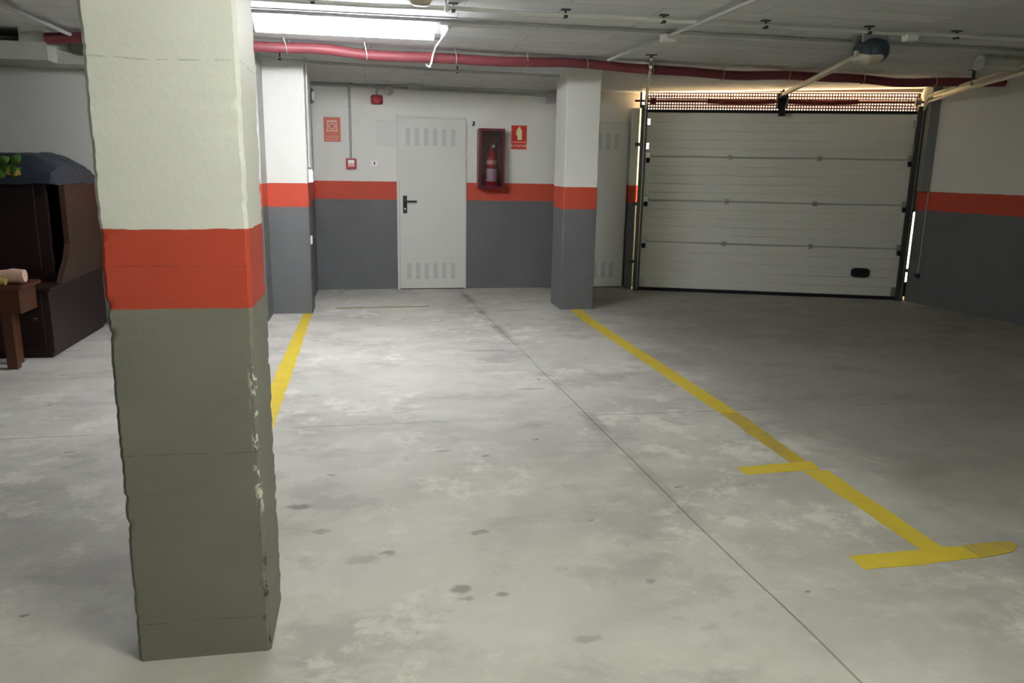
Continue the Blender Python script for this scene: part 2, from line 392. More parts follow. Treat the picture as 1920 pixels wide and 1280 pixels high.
# doors
def louvre(parent, x0, x1, z0, z1, y):
    v = MB(); v.box(x0, x1, y-.004, y+.002, z0, z1); f = v.build('vent', 'vent', parent)
    s = MB(); n = 9; h = (z1-z0)/n
    for k in range(n): s.box(x0+.004, x1-.004, y-.009, y-.003, z0+h*(k+.15), z0+h*(k+.5))
    s.build('louvre', 'vent', f)
def make_door(n, x0, x1, vents, handle, label):
    zt = 1.99
    b = MB(); b.box(x0, x1, 9.412, 9.450, .012, zt)
    d = b.build('door_%d' % n, 'door'); struct(d, label)
    b = MB(); b.box(x0-.03, x0-.004, 9.418, 9.45, 0, zt+.03); b.box(x1+.004, x1+.014, 9.418, 9.45, 0, zt+.03); b.box(x0-.03, x1+.014, 9.418, 9.45, zt+.005, zt+.03)
    b.build('door_frame', 'door', d)
    for z0, z1 in ((1.685, 1.875), (.125, .315)):
        for vx in vents: louvre(d, vx, vx+.052, z0, z1, 9.412)
    b = MB(); b.box(x0, x1, 9.42, 9.452, .001, .012); b.build('door_gap', 'gap', d)
    if handle:
        hx = x0+.062
        b = MB(); b.box(hx-.024, hx+.024, 9.402, 9.412, .905, 1.11, None, .004); hp = b.build('handle_plate', 'black', d)
        b = MB(); b.tube([(hx, 9.405, 1.045), (hx, 9.365, 1.045), (hx+.01, 9.355, 1.045), (hx+.135, 9.355, 1.045)], .010, 8); b.build('lever', 'black', hp, True)
        b = MB(); b.lathe([(.011, 0), (.011, .008), (.006, .010)], (hx, 9.402, .955), (0, -1, 0), 12); b.build('keyhole', 'chrome', hp, True)
make_door(1, .37, 1.145, [.448+i*.105 for i in range(6)], True, 'white metal door with louvre slots and black handle')
make_door(2, 2.37, 3.13, [2.44+i*.105 for i in range(6)], False, 'white louvred door partly hidden behind the column')

# ---------------------------------------------------------------- columns
def column(name, x0, x1, y0, y1, z1, m, amp, label, group=None, zoff=None, seed=0, dz=.02):
    nz = int(z1/dz); bm = bmesh.new(); rings = []; c = .010 if amp > .002 else .006
    def side(a, bb, n): return [a+(bb-a)*k/n for k in range(n+1)]
    base = []
    for (ax, ay, bx, by) in ((x0, y0, x1, y0), (x1, y0, x1, y1), (x1, y1, x0, y1), (x0, y1, x0, y0)):
        L = math.hypot(bx-ax, by-ay); dx, dy = (bx-ax)/L, (by-ay)/L
        for t in (c, c*2.6, L*.3, L*.6, L-c*2.6, L-c): base.append((ax+dx*t, ay+dy*t))
    cx, cy = (x0+x1)/2, (y0+y1)/2
    for i in range(nz+1):
        z = z1*i/nz; ring = []
        for k, (px, py) in enumerate(base):
            j = k % 6; edge = 1.0 if j in (0, 5) else (.35 if j in (1, 4) else .12)
            q = k // 6 if j < 3 else (k//6+1) % 4      # which arris
            n1 = .5*noise.noise(Vector((q*7.3+seed, z*9, 1.3)))+1.1*noise.noise(Vector((q*3.1+seed, z*38, 4.2)))
            if n1 > .45: n1 *= 1.6
            inn = max(-.3, n1)*amp*edge
            v = Vector((cx-px, cy-py)).normalized()
            ring.append(bm.verts.new((px+v.x*inn, py+v.y*inn, z)))
        rings.append(ring)
    n = len(base)
    for i in range(nz):
        for k in range(n): bm.faces.new((rings[i][k], rings[i][(k+1) % n], rings[i+1][(k+1) % n], rings[i+1][k]))
    bm.faces.new(rings[0][::-1]); bm.faces.new(rings[-1])
    b = MB(); b.bm.free(); b.bm = bm
    o = b.build(name, m, None, amp > .002)
    return tag(o, label, 'column', group)
column('concrete_column', -.692, -.318, 2.21, 2.515, 2.44, 'paint_near', .0055, 'large square column in the foreground with white top, red band and chipped grey base', seed=2, dz=.012)
column('concrete_column', -1.06, -.562, 7.90, 8.28, 2.425, 'paint_far', .0015, 'square painted column beside the left yellow line, left of the alarm wall')
column('concrete_column', 1.975, 2.325, 7.90, 8.36, 2.425, 'paint_far', .0015, 'square painted column between the two white doors, at the end of the long yellow line')

# ---------------------------------------------------------------- floor paint
def ragged(name, pts, m, label, cat='floor marking', group=None, z=.0015, seed=1, amp=.006, step=.06):
    """flat painted shape with a slightly ragged outline"""
    random.seed(seed); out = []
    for i in range(len(pts)):
        a = Vector(pts[i]); c = Vector(pts[(i+1) % len(pts)]); L = (c-a).length; n = max(1, int(L/step)); nn = Vector((-(c-a).y, (c-a).x))/L
        for k in range(n): out.append(a+(c-a)*k/n+nn*random.uniform(-amp, amp))
    bm = bmesh.new(); lo = [bm.verts.new((p.x, p.y, .0002)) for p in out]; hi = [bm.verts.new((p.x, p.y, z)) for p in out]
    bm.faces.new(hi); bm.faces.new(lo[::-1])
    for i in range(len(out)): bm.faces.new((lo[i], lo[(i+1) % len(out)], hi[(i+1) % len(out)], hi[i]))
    bmesh.ops.triangulate(bm, faces=[f for f in bm.faces if len(f.verts) > 4])
    b = MB(); b.bm.free(); b.bm = bm
    o = b.build(name, m)
    return tag(o, label, cat, group)
ragged('parking_line', [(2.085, 7.88), (2.045, 7.4), (2.075, 5.5), (2.095, 4.28), (2.15, 4.28), (2.21, 4.28), (2.195, 5.5), (2.165, 7.4), (2.20, 7.88)][::-1], 'yellow', 'long yellow line running from the middle column towards the viewer', seed=2, amp=.004)
ragged('parking_line', [(2.10, 4.275), (2.09, 3.445), (2.185, 3.445), (2.215, 4.275)], 'yellow_worn', 'scuffed stretch of yellow line just above the small crossbar', seed=3)
ragged('parking_line', [(2.10, 3.325), (2.12, 2.497), (2.222, 2.497), (2.225, 3.325)], 'yellow', 'short yellow line joining the two crossbars', seed=4)
ragged('parking_line', [(1.79, 3.325), (2.185, 3.333), (2.21, 3.44), (2.20, 3.455), (1.785, 3.42)], 'yellow', 'smaller yellow crossbar on the parking line', seed=5, z=.002)
o = ragged('parking_line', [(1.796, 2.385), (2.30, 2.405), (2.30, 2.505), (1.80, 2.492)], 'yellow', 'larger yellow crossbar nearest the viewer, bright left part', seed=6, z=.002)
o['label'] = 'larger yellow crossbar nearest the viewer'
b = ragged('worn_end', [(2.30, 2.405), (2.475, 2.43), (2.53, 2.475), (2.525, 2.512), (2.30, 2.505)], 'yellow_worn', 'x', seed=7, z=.002)
b.parent = o; del b['category']; b['label'] = 'faded right end of the crossbar'
ragged('parking_line', [(-.65, 7.88), (-.665, 5.5), (-.66, 2.55), (-.55, 2.55), (-.55, 4.7), (-.562, 7.88)], 'yellow', 'yellow line between the foreground column and the far left column', seed=8)
ragged('parking_line', [(-.35, 8.12), (.62, 8.17), (.62, 8.24), (-.35, 8.19)], 'yellow_faint', 'almost rubbed-off yellow line across the floor before the alarm wall', seed=9, amp=.012)

# ---------------------------------------------------------------- ceiling lights
def batten(loc, L, diff, label, lit):
    x, y, z = loc
    t = thing('fluorescent_light', (x, y, z), label, 'ceiling light')
    w = .062
    b = MB(); b.prism([(-w*.6, .085), (-w*.9, .07), (w*.9, .07), (w*.6, .085), (w*.3, .10), (-w*.3, .10)], -L/2, L/2, Matrix.Translation((x, y, z)) @ Matrix.Rotation(PI/2, 4, 'Z')); b.build('housing', 'whiteplastic', t)
    pr = [(-w*.96, .07), (-w*.96, .012), (-w*.75, -.012), (-w*.3, -.02), (w*.3, -.02), (w*.75, -.012), (w*.96, .012), (w*.96, .07)]
    b = MB(); b.prism(pr, -L/2+.045, L/2-.045, Matrix.Translation((x, y, z)) @ Matrix.Rotation(PI/2, 4, 'Z')); b.build('diffuser', diff, t)
    for s in (-1, 1):
        b = MB(); x0 = x+s*(L/2-.045); x1 = x+s*L/2
        b.prism([(q[0]*1.03, q[1]-.001) for q in pr], min(x0, x1)-x, max(x0, x1)-x, Matrix.Translation((x, y, z)) @ Matrix.Rotation(PI/2, 4, 'Z') @ Matrix.Scale(-1, 4, (0, 1, 0)))
        b.build('end_cap', 'greyplastic', t)
    for s in (-.3, .3):
        b = MB(); b.box(x+s*L-.02, x+s*L+.02, y-.015, y+.015, z+.10, 2.441); b.build('mounting_bracket', 'greyplastic', t)
    return t
batten((-.12, 5.90, 2.345), 1.30, 'tube_far', 'lit fluorescent batten under the ceiling before the red pipe', True)
batten((5.72, 6.12, 2.335), 1.27, 'unlit', 'unlit fluorescent batten near the right wall, above the gate rail', False)
batten((.75, 1.15, 2.335), 1.30, 'tube_near', 'lit fluorescent batten above the viewer, outside the photograph', True)
batten((.35, -3.2, 2.335), 1.30, 'fill_rear', 'added unseen fluorescent batten far behind the viewer, lifting the ambient light', True)

# ---------------------------------------------------------------- services under the ceiling
def conduit(pts, r, m, label, clips=(), name='conduit', cat='conduit', clipm='darksteel', up=2.44):
    pts = [Vector(p) for p in pts]
    mid = pts[0]
    t = thing(name, mid, label, cat)
    b = MB(); b.tube(pts, r, 10); b.build('pipe', m, t, True)
    for cp in clips:
        cp = Vector(cp)
        b = MB(); b.box(cp.x-.012, cp.x+.012, cp.y-r-.006, cp.y+r+.006, cp.z-r-.005, cp.z-r*.2)
        b.box(cp.x-.006, cp.x+.006, cp.y-.006, cp.y+.006, cp.z+r*.6, up); b.box(cp.x-.03, cp.x+.03, cp.y-.02, cp.y+.02, up-.008, up+.001)
        b.build('clip', clipm, t)
    return t
def along(x0, y0, x1, y1, z, n=14, wob=.0, seed=0):
    return [(x0+(x1-x0)*i/n, y0+(y1-y0)*i/n+wob*noise.noise(Vector((i*.9, seed, 3))), z+wob*.5*noise.noise(Vector((i*.8, seed, 9)))) for i in range(n+1)]
conduit(along(-2.9, 5.20, 7.0, 5.18, 2.405, 20, .02, 1), .014, 'conduit_pale', 'thin pale conduit nearest the viewer, running across the ceiling', [(x, 5.19, 2.405) for x in (-1.6, -.3, .55, 1.27, 1.93, 2.65, 3.42, 4.1, 4.9)])
conduit(along(-1.6, 5.72, 6.6, 5.72, 2.425, 16, .01, 5), .013, 'conduit', 'second grey conduit across the ceiling, right behind the first', [])
conduit([(2.19, -1.0, 2.395), (2.185, 3.0, 2.395), (2.16, 5.6, 2.392), (2.12, 7.02, 2.39)], .013, 'conduit', 'grey conduit running from the viewer towards the middle column', [])
conduit([(-2.26, 3.0, 2.40), (-2.25, 5.8, 2.40), (-2.24, 6.95, 2.395)], .016, 'conduit', 'grey conduit at upper left running to the boxed soffit', [])
conduit([(-1.1, 7.62, 2.385), (-.5, 7.74, 2.36), (.5, 8.02, 2.37), (1.2, 8.12, 2.37), (1.95, 8.14, 2.37)], .014, 'conduit', 'grey conduit sagging just behind the red pipe', [(-.75, 7.68, 2.375), (.9, 8.09, 2.37)])
# red pipe
rp = thing('red_pipe', (-2.4, 7.0, 2.37), 'thick dark red fire pipe hung along the whole ceiling', 'pipe')
P = []
ctl = [(-2.42, 6.97), (-1.5, 6.95), (-.9, 6.93), (0, 7.02), (1.5, 7.17), (3.0, 7.32), (4.2, 7.40), (5.2, 7.38), (6.3, 7.20)]
for i in range(49):
    t = i/48*(len(ctl)-1); k = min(int(t), len(ctl)-2); f = t-k
    P.append((ctl[k][0]*(1-f)+ctl[k+1][0]*f, ctl[k][1]*(1-f)+ctl[k+1][1]*f, 2.362+.012*math.sin(i*.55)+.006*math.sin(i*1.3)))
b = MB(); b.tube(P, .042, 14); b.build('pipe', 'redpaint', rp, True)
P2 = [(x, y+.085, z+.022+.010*math.sin(x*3.1)) for x, y, z in P]
b = MB(); b.tube(P2, .024, 10); b.build('second_pipe', 'redpaint', rp, True)
for x in (-1.9, -.62, .02, .78, 1.42, 1.98, 2.62, 3.35, 4.05, 4.85, 5.6):
    y = min(P, key=lambda p: abs(p[0]-x))[1]; zz = min(P, key=lambda p: abs(p[0]-x))[2]
    b = MB(); ring = [(x, y+.046*math.cos(a), zz+.046*math.sin(a)) for a in [PI*.95+k*PI*1.1/8 for k in range(9)]]
    b.tube(ring, .005, 6); b.tube([(x, y+.046, zz), (x+.02, y+.06, 2.44)], .004, 6); b.tube([(x, y-.046, zz), (x-.02, y-.06, 2.44)], .004, 6)
    b.build('strap', 'steel', rp, True)
# hanging white cable loop by the lamp end
b = MB(); b.tube([(.60, 5.9, 2.43), (.60, 6.3, 2.425), (.58, 6.8, 2.41), (.57, 7.0, 2.36), (.56, 7.02, 2.31), (.55, 7.08, 2.28), (.53, 7.14, 2.30), (.50, 7.3, 2.43)], .009, 8)
tag(b.build('cable', 'whiteplastic', None, True), 'white cable looping from the lit fitting under the red pipe', 'cable')
# junction boxes
def jbox(name, c, s, m, label, cat='junction box', bev=.004):
    b = MB(); b.box(c[0]-s[0]/2, c[0]+s[0]/2, c[1]-s[1]/2, c[1]+s[1]/2, c[2]-s[2]/2, c[2]+s[2]/2, None, bev)
    t = thing(name, c, label, cat); b.build('box', m, t)
    b = MB(); b.box(c[0]-s[0]*.47, c[0]+s[0]*.47, c[1]-s[1]*.47, c[1]+s[1]*.47, c[2]-s[2]/2-.006, c[2]-s[2]/2); b.build('lid', m, t)
    return t
jbox('junction_box', (2.17, 5.72, 2.385), (.10, .09, .045), 'whiteplastic', 'small white junction box where two ceiling conduits cross')
jbox('junction_box', (3.74, 5.19, 2.378), (.085, .07, .035), 'whiteplastic', 'small white junction box on the nearest conduit, above the gate motor')
jbox('junction_box', (.55, 9.36, 2.325), (.16, .06, .05), 'conduit', 'grey junction box on the wall conduit above the first door')
# detector at the top edge
t = thing('smoke_detector', (.335, 5.02, 2.44), 'round beige ceiling detector with white rim at the top edge', 'smoke detector')
b = MB(); b.lathe([(.085, 0), (.085, .018), (.078, .028)], (.335, 5.02, 2.441), (0, 0, -1), 28); b.build('base', 'whiteplastic', t, True)
b = MB(); b.lathe([(.062, .026), (.06, .045), (.045, .058), (.01, .06)], (.335, 5.02, 2.441), (0, 0, -1), 28); b.build('dome', 'beige', t, True)
t = thing('cable_connector', (.47, 4.90, 2.44), 'white connector dangling on a thin wire beside the detector', 'connector')
b = MB(); b.tube([(.47, 4.90, 2.44), (.475, 4.90, 2.40), (.48, 4.90, 2.37)], .003, 6); b.build('wire', 'black', t, True)
b = MB(); b.lathe([(.006, 0), (.014, .008), (.015, .035), (.007, .045)], (.48, 4.90, 2.375), (.1, 0, -1), 12); b.build('plug', 'whiteplastic', t, True)

# ---------------------------------------------------------------- things on the back wall
YW = 9.45
t = thing('wall_conduit', (-.6, 9.43, 2.33), 'grey conduit along the top of the alarm wall with two drops', 'conduit')
b = MB(); b.tube([(-.6, 9.428, 2.325), (.6, 9.428, 2.312), (2.2, 9.428, 2.290)], .014, 10); b.build('pipe', 'conduit', t, True)
b = MB(); b.tube([(-.155, 9.425, 2.37), (-.175, 9.425, 2.33), (-.18, 9.425, 2.28), (-.18, 9.43, 1.53)], .014, 10); b.build('drop', 'conduit', t, True)
b = MB(); b.tube([(.135, 9.425, 2.36), (.128, 9.425, 2.3), (.128, 9.43, 2.23)], .013, 10); b.build('drop', 'conduit', t, True)
for z in (2.1, 1.72):
    b = MB(); b.box(-.20, -.16, 9.415, 9.45, z-.01, z+.01); b.build('clip', 'conduit', t)
jbox('junction_box', (2.16, 9.41, 2.265), (.11, .08, .11), 'conduit', 'grey junction box at the end of the wall conduit, left of the middle column')
# call point
t = thing('alarm_call_point', (-.175, 9.45, 1.40), 'small red fire alarm call point with white face at the foot of a conduit', 'fire alarm')
b = MB(); b.box(-.235, -.118, 9.405, 9.45, 1.405, 1.522, None, .006); b.build('housing', 'alarm_red', t)
b = MB(); b.box(-.213, -.140, 9.399, 9.406, 1.462, 1.506, None, .002); b.build('glass', 'whiteplastic', t)
b = MB(); b.box(-.213, -.140, 9.400, 9.406, 1.432, 1.458); b.build('face', 'sign_pale', t)
# siren
t = thing('alarm_siren', (.128, 9.45, 2.13), 'dark red alarm siren hanging from the wall conduit', 'siren')
b = MB(); b.box(.065, .195, 9.40, 9.45, 2.13, 2.232, None, .018); b.build('base', 'alarm_red', t, True)
b = MB(); b.lathe([(.052, 0), (.052, .02), (.044, .04), (.02, .045)], (.13, 9.40, 2.181), (0, -1, 0), 24); b.build('horn', 'alarm_red', t, True)
t = thing('wall_lamp', (.262, 9.45, 2.29), 'round pale grey fitting on the wall conduit, right of the siren', 'wall fitting')
b = MB(); b.lathe([(.052, 0), (.055, .02), (.045, .05), (.02, .062)], (.262, 9.45, 2.285), (0, -1, 0), 24); b.build('cover', 'greyplastic', t, True)
# light switch
t = thing('light_switch', (.087, 9.45, 1.44), 'small white switch with a dark key slot left of the first door', 'switch')
b = MB(); b.box(.048, .125, 9.438, 9.45, 1.440, 1.508, None, .003); b.build('plate', 'whiteplastic', t)
b = MB(); b.box(.080, .094, 9.432, 9.439, 1.458, 1.490); b.build('key_slot', 'black', t)
# painted-over plaque
t = thing('wall_plaque', (.22, 9.45, 1.67), 'blank white-painted plaque with corner screws left of the first door', 'plaque')
b = MB(); b.box(.115, .330, 9.442, 9.45, 1.675, 1.960, None, .002); b.build('plate', 'door', t)
for x in (.175, .255, .32):
    for z in (1.69, 1.945):
        b = MB(); b.lathe([(.008, 0), (.008, .004), (.004, .005)], (x, 9.442, z), (0, -1, 0), 10); b.build('screw', 'whiteplastic', t, True)
# hook
t = thing('wall_hook', (1.24, 9.45, 1.93), 'small black hook on the wall above the extinguisher cabinet', 'hook')
b = MB(); b.tube([(1.245, 9.45, 1.96), (1.245, 9.42, 1.955), (1.243, 9.415, 1.935), (1.235, 9.415, 1.925), (1.222, 9.418, 1.93)], .006, 8); b.build('hook', 'black', t, True)
b = MB(); b.box(1.236, 1.256, 9.443, 9.45, 1.93, 1.975); b.build('plate', 'black', t)

# fire signs
def sign(x0, x1, z0, z1, kind, label, tilt=0):
    t = thing('fire_sign', ((x0+x1)/2, YW, z0), label, 'sign')
    y = 9.446; red = 'sign_red' if kind == 'ext' else 'sign_faded'; pale = 'sign_cream' if kind == 'ext' else 'sign_pale'; edge = 'sign_edge' if kind == 'ext' else 'sign_faded'
    b = MB(); b.box(x0, x1, y-.003, YW, z0, z1); b.build('plate', edge, t)
    zs = z0+(z1-z0)*.30
    b = MB(); b.box(x0+.010, x1-.010, y-.0045, y-.003, zs+.010, z1-.008); b.build('picture_field', red, t)
    b = MB(); b.box(x0+.010, x1-.010, y-.0045, y-.003, z0+.008, zs-.010); b.build('text_field', red, t)
    cx = (x0+x1)/2; cz = (zs+z1)/2
    if kind == 'ext':
        b = MB(); pts = [(-.022, -.072), (.028, -.072), (.030, .028), (.022, .048), (.012, .056), (.012, .070), (.0, .082), (-.012, .070), (-.012, .056), (-.024, .040), (-.034, .0), (-.034, -.012), (-.026, -.012)]
        b.prism([(cx+.004+p[0], cz+p[1]) for p in pts], y-.006, y-.0045); b.build('pictogram', pale, t)
        b = MB(); b.prism([(cx-.036, cz-.02), (cx-.030, cz-.02), (cx-.028, cz+.03), (cx-.010, cz+.062), (cx-.012, cz+.068), (cx-.034, cz+.034)], y-.006, y-.0045); b.build('pictogram', pale, t)
        text_part('EXTINTOR', .040, cx, (z0+zs)/2-.002, y-.0055, pale, t)
    else:
        b = MB(); w = .055
        b.box(cx-w, cx+w, y-.006, y-.0045, cz+.040, cz+.062); b.box(cx-w, cx-w+.014, y-.006, y-.0045, cz-.05, cz+.04); b.box(cx+w-.014, cx+w, y-.006, y-.0045, cz-.05, cz+.04)
        b.box(cx-w-.012, cx+w+.012, y-.006, y-.0045, cz-.062, cz-.048); b.build('pictogram', pale, t)
        b = MB(); b.lathe([(.036, 0), (.036, .0018)], (cx, y-.0045, cz-.004), (0, -1, 0), 20); b.build('pictogram', pale, t)
        b = MB(); b.lathe([(.024, 0), (.024, .0012)], (cx, y-.0063, cz-.004), (0, -1, 0), 20); b.build('pictogram', red, t)
        text_part('PULSADOR', .030, cx, (z0+zs)/2+.014, y-.0055, pale, t)
        text_part('DE ALARMA', .026, cx, (z0+zs)/2-.016, y-.0055, pale, t)
sign(-.474, -.288, 1.705, 1.975, 'alarm', 'faded orange-red alarm sign on the wall beside the left conduit drop')
sign(1.692, 1.885, 1.665, 1.945, 'ext', 'bright red fire extinguisher sign right of the cabinet')

# extinguisher cabinet
cx0, cx1, cy, cz0, cz1 = 1.285, 1.582, 9.25, 1.215, 1.885
t = thing('extinguisher_cabinet', ((cx0+cx1)/2, 9.45, cz0), 'dark red wall cabinet with a clear front holding an extinguisher', 'cabinet')
b = MB(); b.box(cx0, cx0+.012, cy, 9.45, cz0, cz1); b.box(cx1-.012, cx1, cy, 9.45, cz0, cz1); b.box(cx0+.012, cx1-.012, cy, 9.45, cz0, cz0+.012); b.box(cx0+.012, cx1-.012, cy, 9.45, cz1-.012, cz1); b.box(cx0+.012, cx1-.012, 9.44, 9.45, cz0+.012, cz1-.012); b.build('body', 'cab_red', t)
b = MB(); fw = .024
b.box(cx0-.004, cx0+fw, cy-.014, cy, cz0-.004, cz1+.004); b.box(cx1-fw, cx1+.004, cy-.014, cy, cz0-.004, cz1+.004); b.box(cx0+fw, cx1-fw, cy-.014, cy, cz0-.004, cz0+fw); b.box(cx0+fw, cx1-fw, cy-.014, cy, cz1-fw, cz1+.004)
fr = b.build('door_frame', 'cab_red', t)
b = MB(); b.box(cx0+fw, cx1-fw, cy-.008, cy-.005, cz0+fw, cz1-fw); b.build('pane', 'acrylic', fr)
t = thing('fire_extinguisher', (1.445, 9.36, cz0+.013), 'red extinguisher with white label inside the wall cabinet', 'extinguisher')
b = MB(); b.lathe([(.062, 0), (.066, .01), (.066, .34), (.060, .375), (.040, .405), (.022, .418), (.022, .43)], (1.445, 9.36, cz0+.014), (0, 0, 1), 28); b.build('cylinder', 'ext_red', t, True)
b = MB(); b.lathe([(.0668, 0), (.0668, .145)], (1.445, 9.36, cz0+.075), (0, 0, 1), 28); b.build('label', 'label', t, True)
b = MB(); b.lathe([(.0668, 0), (.0668, .05)], (1.445, 9.36, cz0+.27), (0, 0, 1), 28); b.build('label', 'sign_pale', t, True)
b = MB(); b.lathe([(.020, 0), (.020, .05), (.012, .06)], (1.445, 9.36, cz0+.443), (0, 0, 1), 16); b.build('valve', 'chrome', t, True)
b = MB(); b.tube([(1.40, 9.345, cz0+.475), (1.46, 9.345, cz0+.49), (1.53, 9.345, cz0+.56)], .008, 8); b.tube([(1.39, 9.345, cz0+.50), (1.45, 9.345, cz0+.51), (1.545, 9.345, cz0+.61)], .006, 8); b.build('handle', 'chrome', t, True)
b = MB(); b.lathe([(.019, 0), (.019, .018)], (1.466, 9.345, cz0+.478), (0, -1, 0), 16); b.build('pressure_gauge', 'whiteplastic', t, True)
b = MB(); b.tube([(1.43, 9.34, cz0+.48), (1.385, 9.33, cz0+.46), (1.365, 9.32, cz0+.38), (1.363, 9.315, cz0+.2), (1.37, 9.315, cz0+.1)], .010, 8); b.build('hose', 'black', t, True)

# items on the flank of the left column / niche wall
t = thing('wall_conduit', (-.55, 8.0, 2.42), 'vertical pale conduit down the side of the far left column', 'conduit')
b = MB(); b.tube([(-.548, 8.02, 2.42), (-.548, 8.02, 1.42)], .011, 10); b.build('pipe', 'conduit_pale', t, True)
b = MB(); b.tube([(-.586, 8.9, 2.34), (-.586, 8.9, 1.38)], .012, 10); b.build('pipe', 'conduit', t, True)
t = thing('socket_box', (-.54, 8.03, 1.29), 'small white socket box at the foot of the column conduit', 'socket')
b = MB(); b.box(-.561, -.520, 7.99, 8.07, 1.275, 1.40, None, .004); b.build('box', 'whiteplastic', t)
b = MB(); b.box(-.521, -.514, 8.0, 8.06, 1.29, 1.385); b.build('cover', 'whiteplastic', t)
t = thing('emergency_bell', (-.6, 9.0, 2.1), 'small white-faced fitting with dark green rim high beside the far left column', 'wall fitting')
b = MB(); b.lathe([(.078, 0), (.082, .02), (.074, .045)], (-.6, 9.0, 2.165), (1, -.12, 0), 24); b.build('rim', mat('dark_green_metal', (88, 110, 96), .4), t, True)
b = MB(); b.lathe([(.050, .045), (.044, .06), (.015, .066)], (-.6, 9.0, 2.165), (1, -.12, 0), 24); b.build('face', 'whiteplastic', t, True)
t = thing('column_guard', (-.56, 8.0, .68), 'small white plate low on the side of the far left column', 'plate')
b = MB(); b.box(-.562, -.545, 7.95, 8.03, .68, .76, None, .003); b.build('plate', 'whiteplastic', t)

t = thing('wall_conduit', TW @ Vector((.16, -.01, 1.0)), 'thin pale conduit on the wall right of the gate, ending in a small dark box', 'conduit')
b = MB(); b.tube([TW @ Vector((.16, -.008, 1.55)), TW @ Vector((.16, -.008, .33))], .006, 8); b.build('pipe', 'conduit', t, True)
b = MB(); b.box(.135, .185, -.03, 0, .29, .34, TW, .003); b.build('box', 'black', t)
# ---------------------------------------------------------------- sectional garage door
gd = thing('garage_door', TG @ Vector((1.52, 0, 0)), 'wide white sectional garage door with four ribbed panels', 'garage door')
GW = 3.04
edges_z = [.035, .60, 1.10, 1.615, 2.125]
for i in range(4):
    z0, z1 = edges_z[i]+.003, edges_z[i+1]-.003
    nr = 5; prof = [(0.0, z0)]; h = (z1-z0)/nr
    prof = []
    for k in range(nr):
        a = z0+h*k
        prof += [(.010 if k == 0 else 0.0, a), (.010 if k == 0 else 0, a+.006), (0.0, a+.010), (0.0, a+h-.014), (.0035, a+h-.009), (.0035, a+h-.004)]
    prof += [(.012, z1), (.012, z1+.010), (.04, z1+.010), (.04, z0+.012), (.012, z0+.012)] if i < 3 else [(.04, z1), (.04, z0+.012), (.012, z0+.012)]
    if i == 0: prof = prof[:-2]+[(.04, z0)]
    bb = MB()      # profile in local (y,z), extruded along x
    A = [bb.bm.verts.new(TG @ Vector((0, y, z))) for y, z in prof]; B = [bb.bm.verts.new(TG @ Vector((GW, y, z))) for y, z in prof]; n = len(prof)
    bb.bm.faces.new(A); bb.bm.faces.new(B[::-1])
    for k in range(n): bb.bm.faces.new((A[k], B[k], B[(k+1) % n], A[(k+1) % n]))
    pn = bb.build('panel', 'gate', gd)
    for s in (0, 1):      # galvanised end caps
        x0 = .0 if s == 0 else GW-.075
        c = MB(); c.box(x0, x0+.075, -.0025, .0, z0+.004, z1-.004, TG); c.build('end_plate', 'gate', pn)
        for zz in ((z0+z1)/2-.14, (z0+z1)/2+.14) if i == 3 else ():
            c = MB(); c.box(x0+.01, x0+.055, -.03, -.002, zz-.04, zz+.04, TG, .004); c.build('bracket', 'chrome', pn)
for zj in edges_z[1:4]:
    c = MB(); c.box(.0, GW, -.0008, .012, zj-.003, zj+.004, TG); c.build('joint_line', 'seam', gd)  # grey strip added, its colour standing for the dark gap between panels
    for xh in (1.0, 2.005):
        c = MB(); c.box(xh-.024, xh+.024, -.012, -.001, zj-.030, zj+.030, TG, .003); c.tube([TG @ Vector((xh-.03, -.012, zj)), TG @ Vector((xh+.03, -.012, zj))], .007, 8); c.build('hinge', 'steel', gd)
    for s in (0, 1):
        xc = .045 if s == 0 else GW-.045
        c = MB(); c.box(xc-.030, xc+.030, -.022, -.001, zj-.045, zj+.05, TG, .004); hb = c.build('roller_hinge', 'steel', gd)
        c = MB(); c.box(xc-.022, xc+.022, -.05, -.022, zj-.075, zj-.02, TG, .004); c.build('roller', 'rubber', hb)
for s in (0, 1):
    xc = .04 if s == 0 else GW-.045
    c = MB(); c.box(xc-.035, xc+.035, -.02, -.001, .05, .15, TG, .004); c.build('bottom_bracket', 'steel', gd)
c = MB(); c.box(-.02, GW+.03, -.006, .035, .0, .037, TG); c.build('bottom_seal', 'rubber', gd)
c = MB(); c.box(-.01, GW+.01, -.006, .084, 2.119, 2.152, TG); c.build('top_seal', 'rubber', gd)
c = MB()
pts = []
for k in range(24):
    a = 2*PI*k/24; sx = math.copysign(abs(math.cos(a))**.55, math.cos(a))*.105; sz = math.copysign(abs(math.sin(a))**.55, math.sin(a))*.056
    pts.append((2.597+sx, .308+sz))
c.prism(pts, -.020, .0005, TG); hd = c.build('pull_handle', 'black', gd)
c = MB(); c.prism([(2.597+(px-2.597)*.72, .308+(pz-.308)*.6) for px, pz in pts], -.0235, -.0195, TG); c.build('recess', 'rubber', hd)

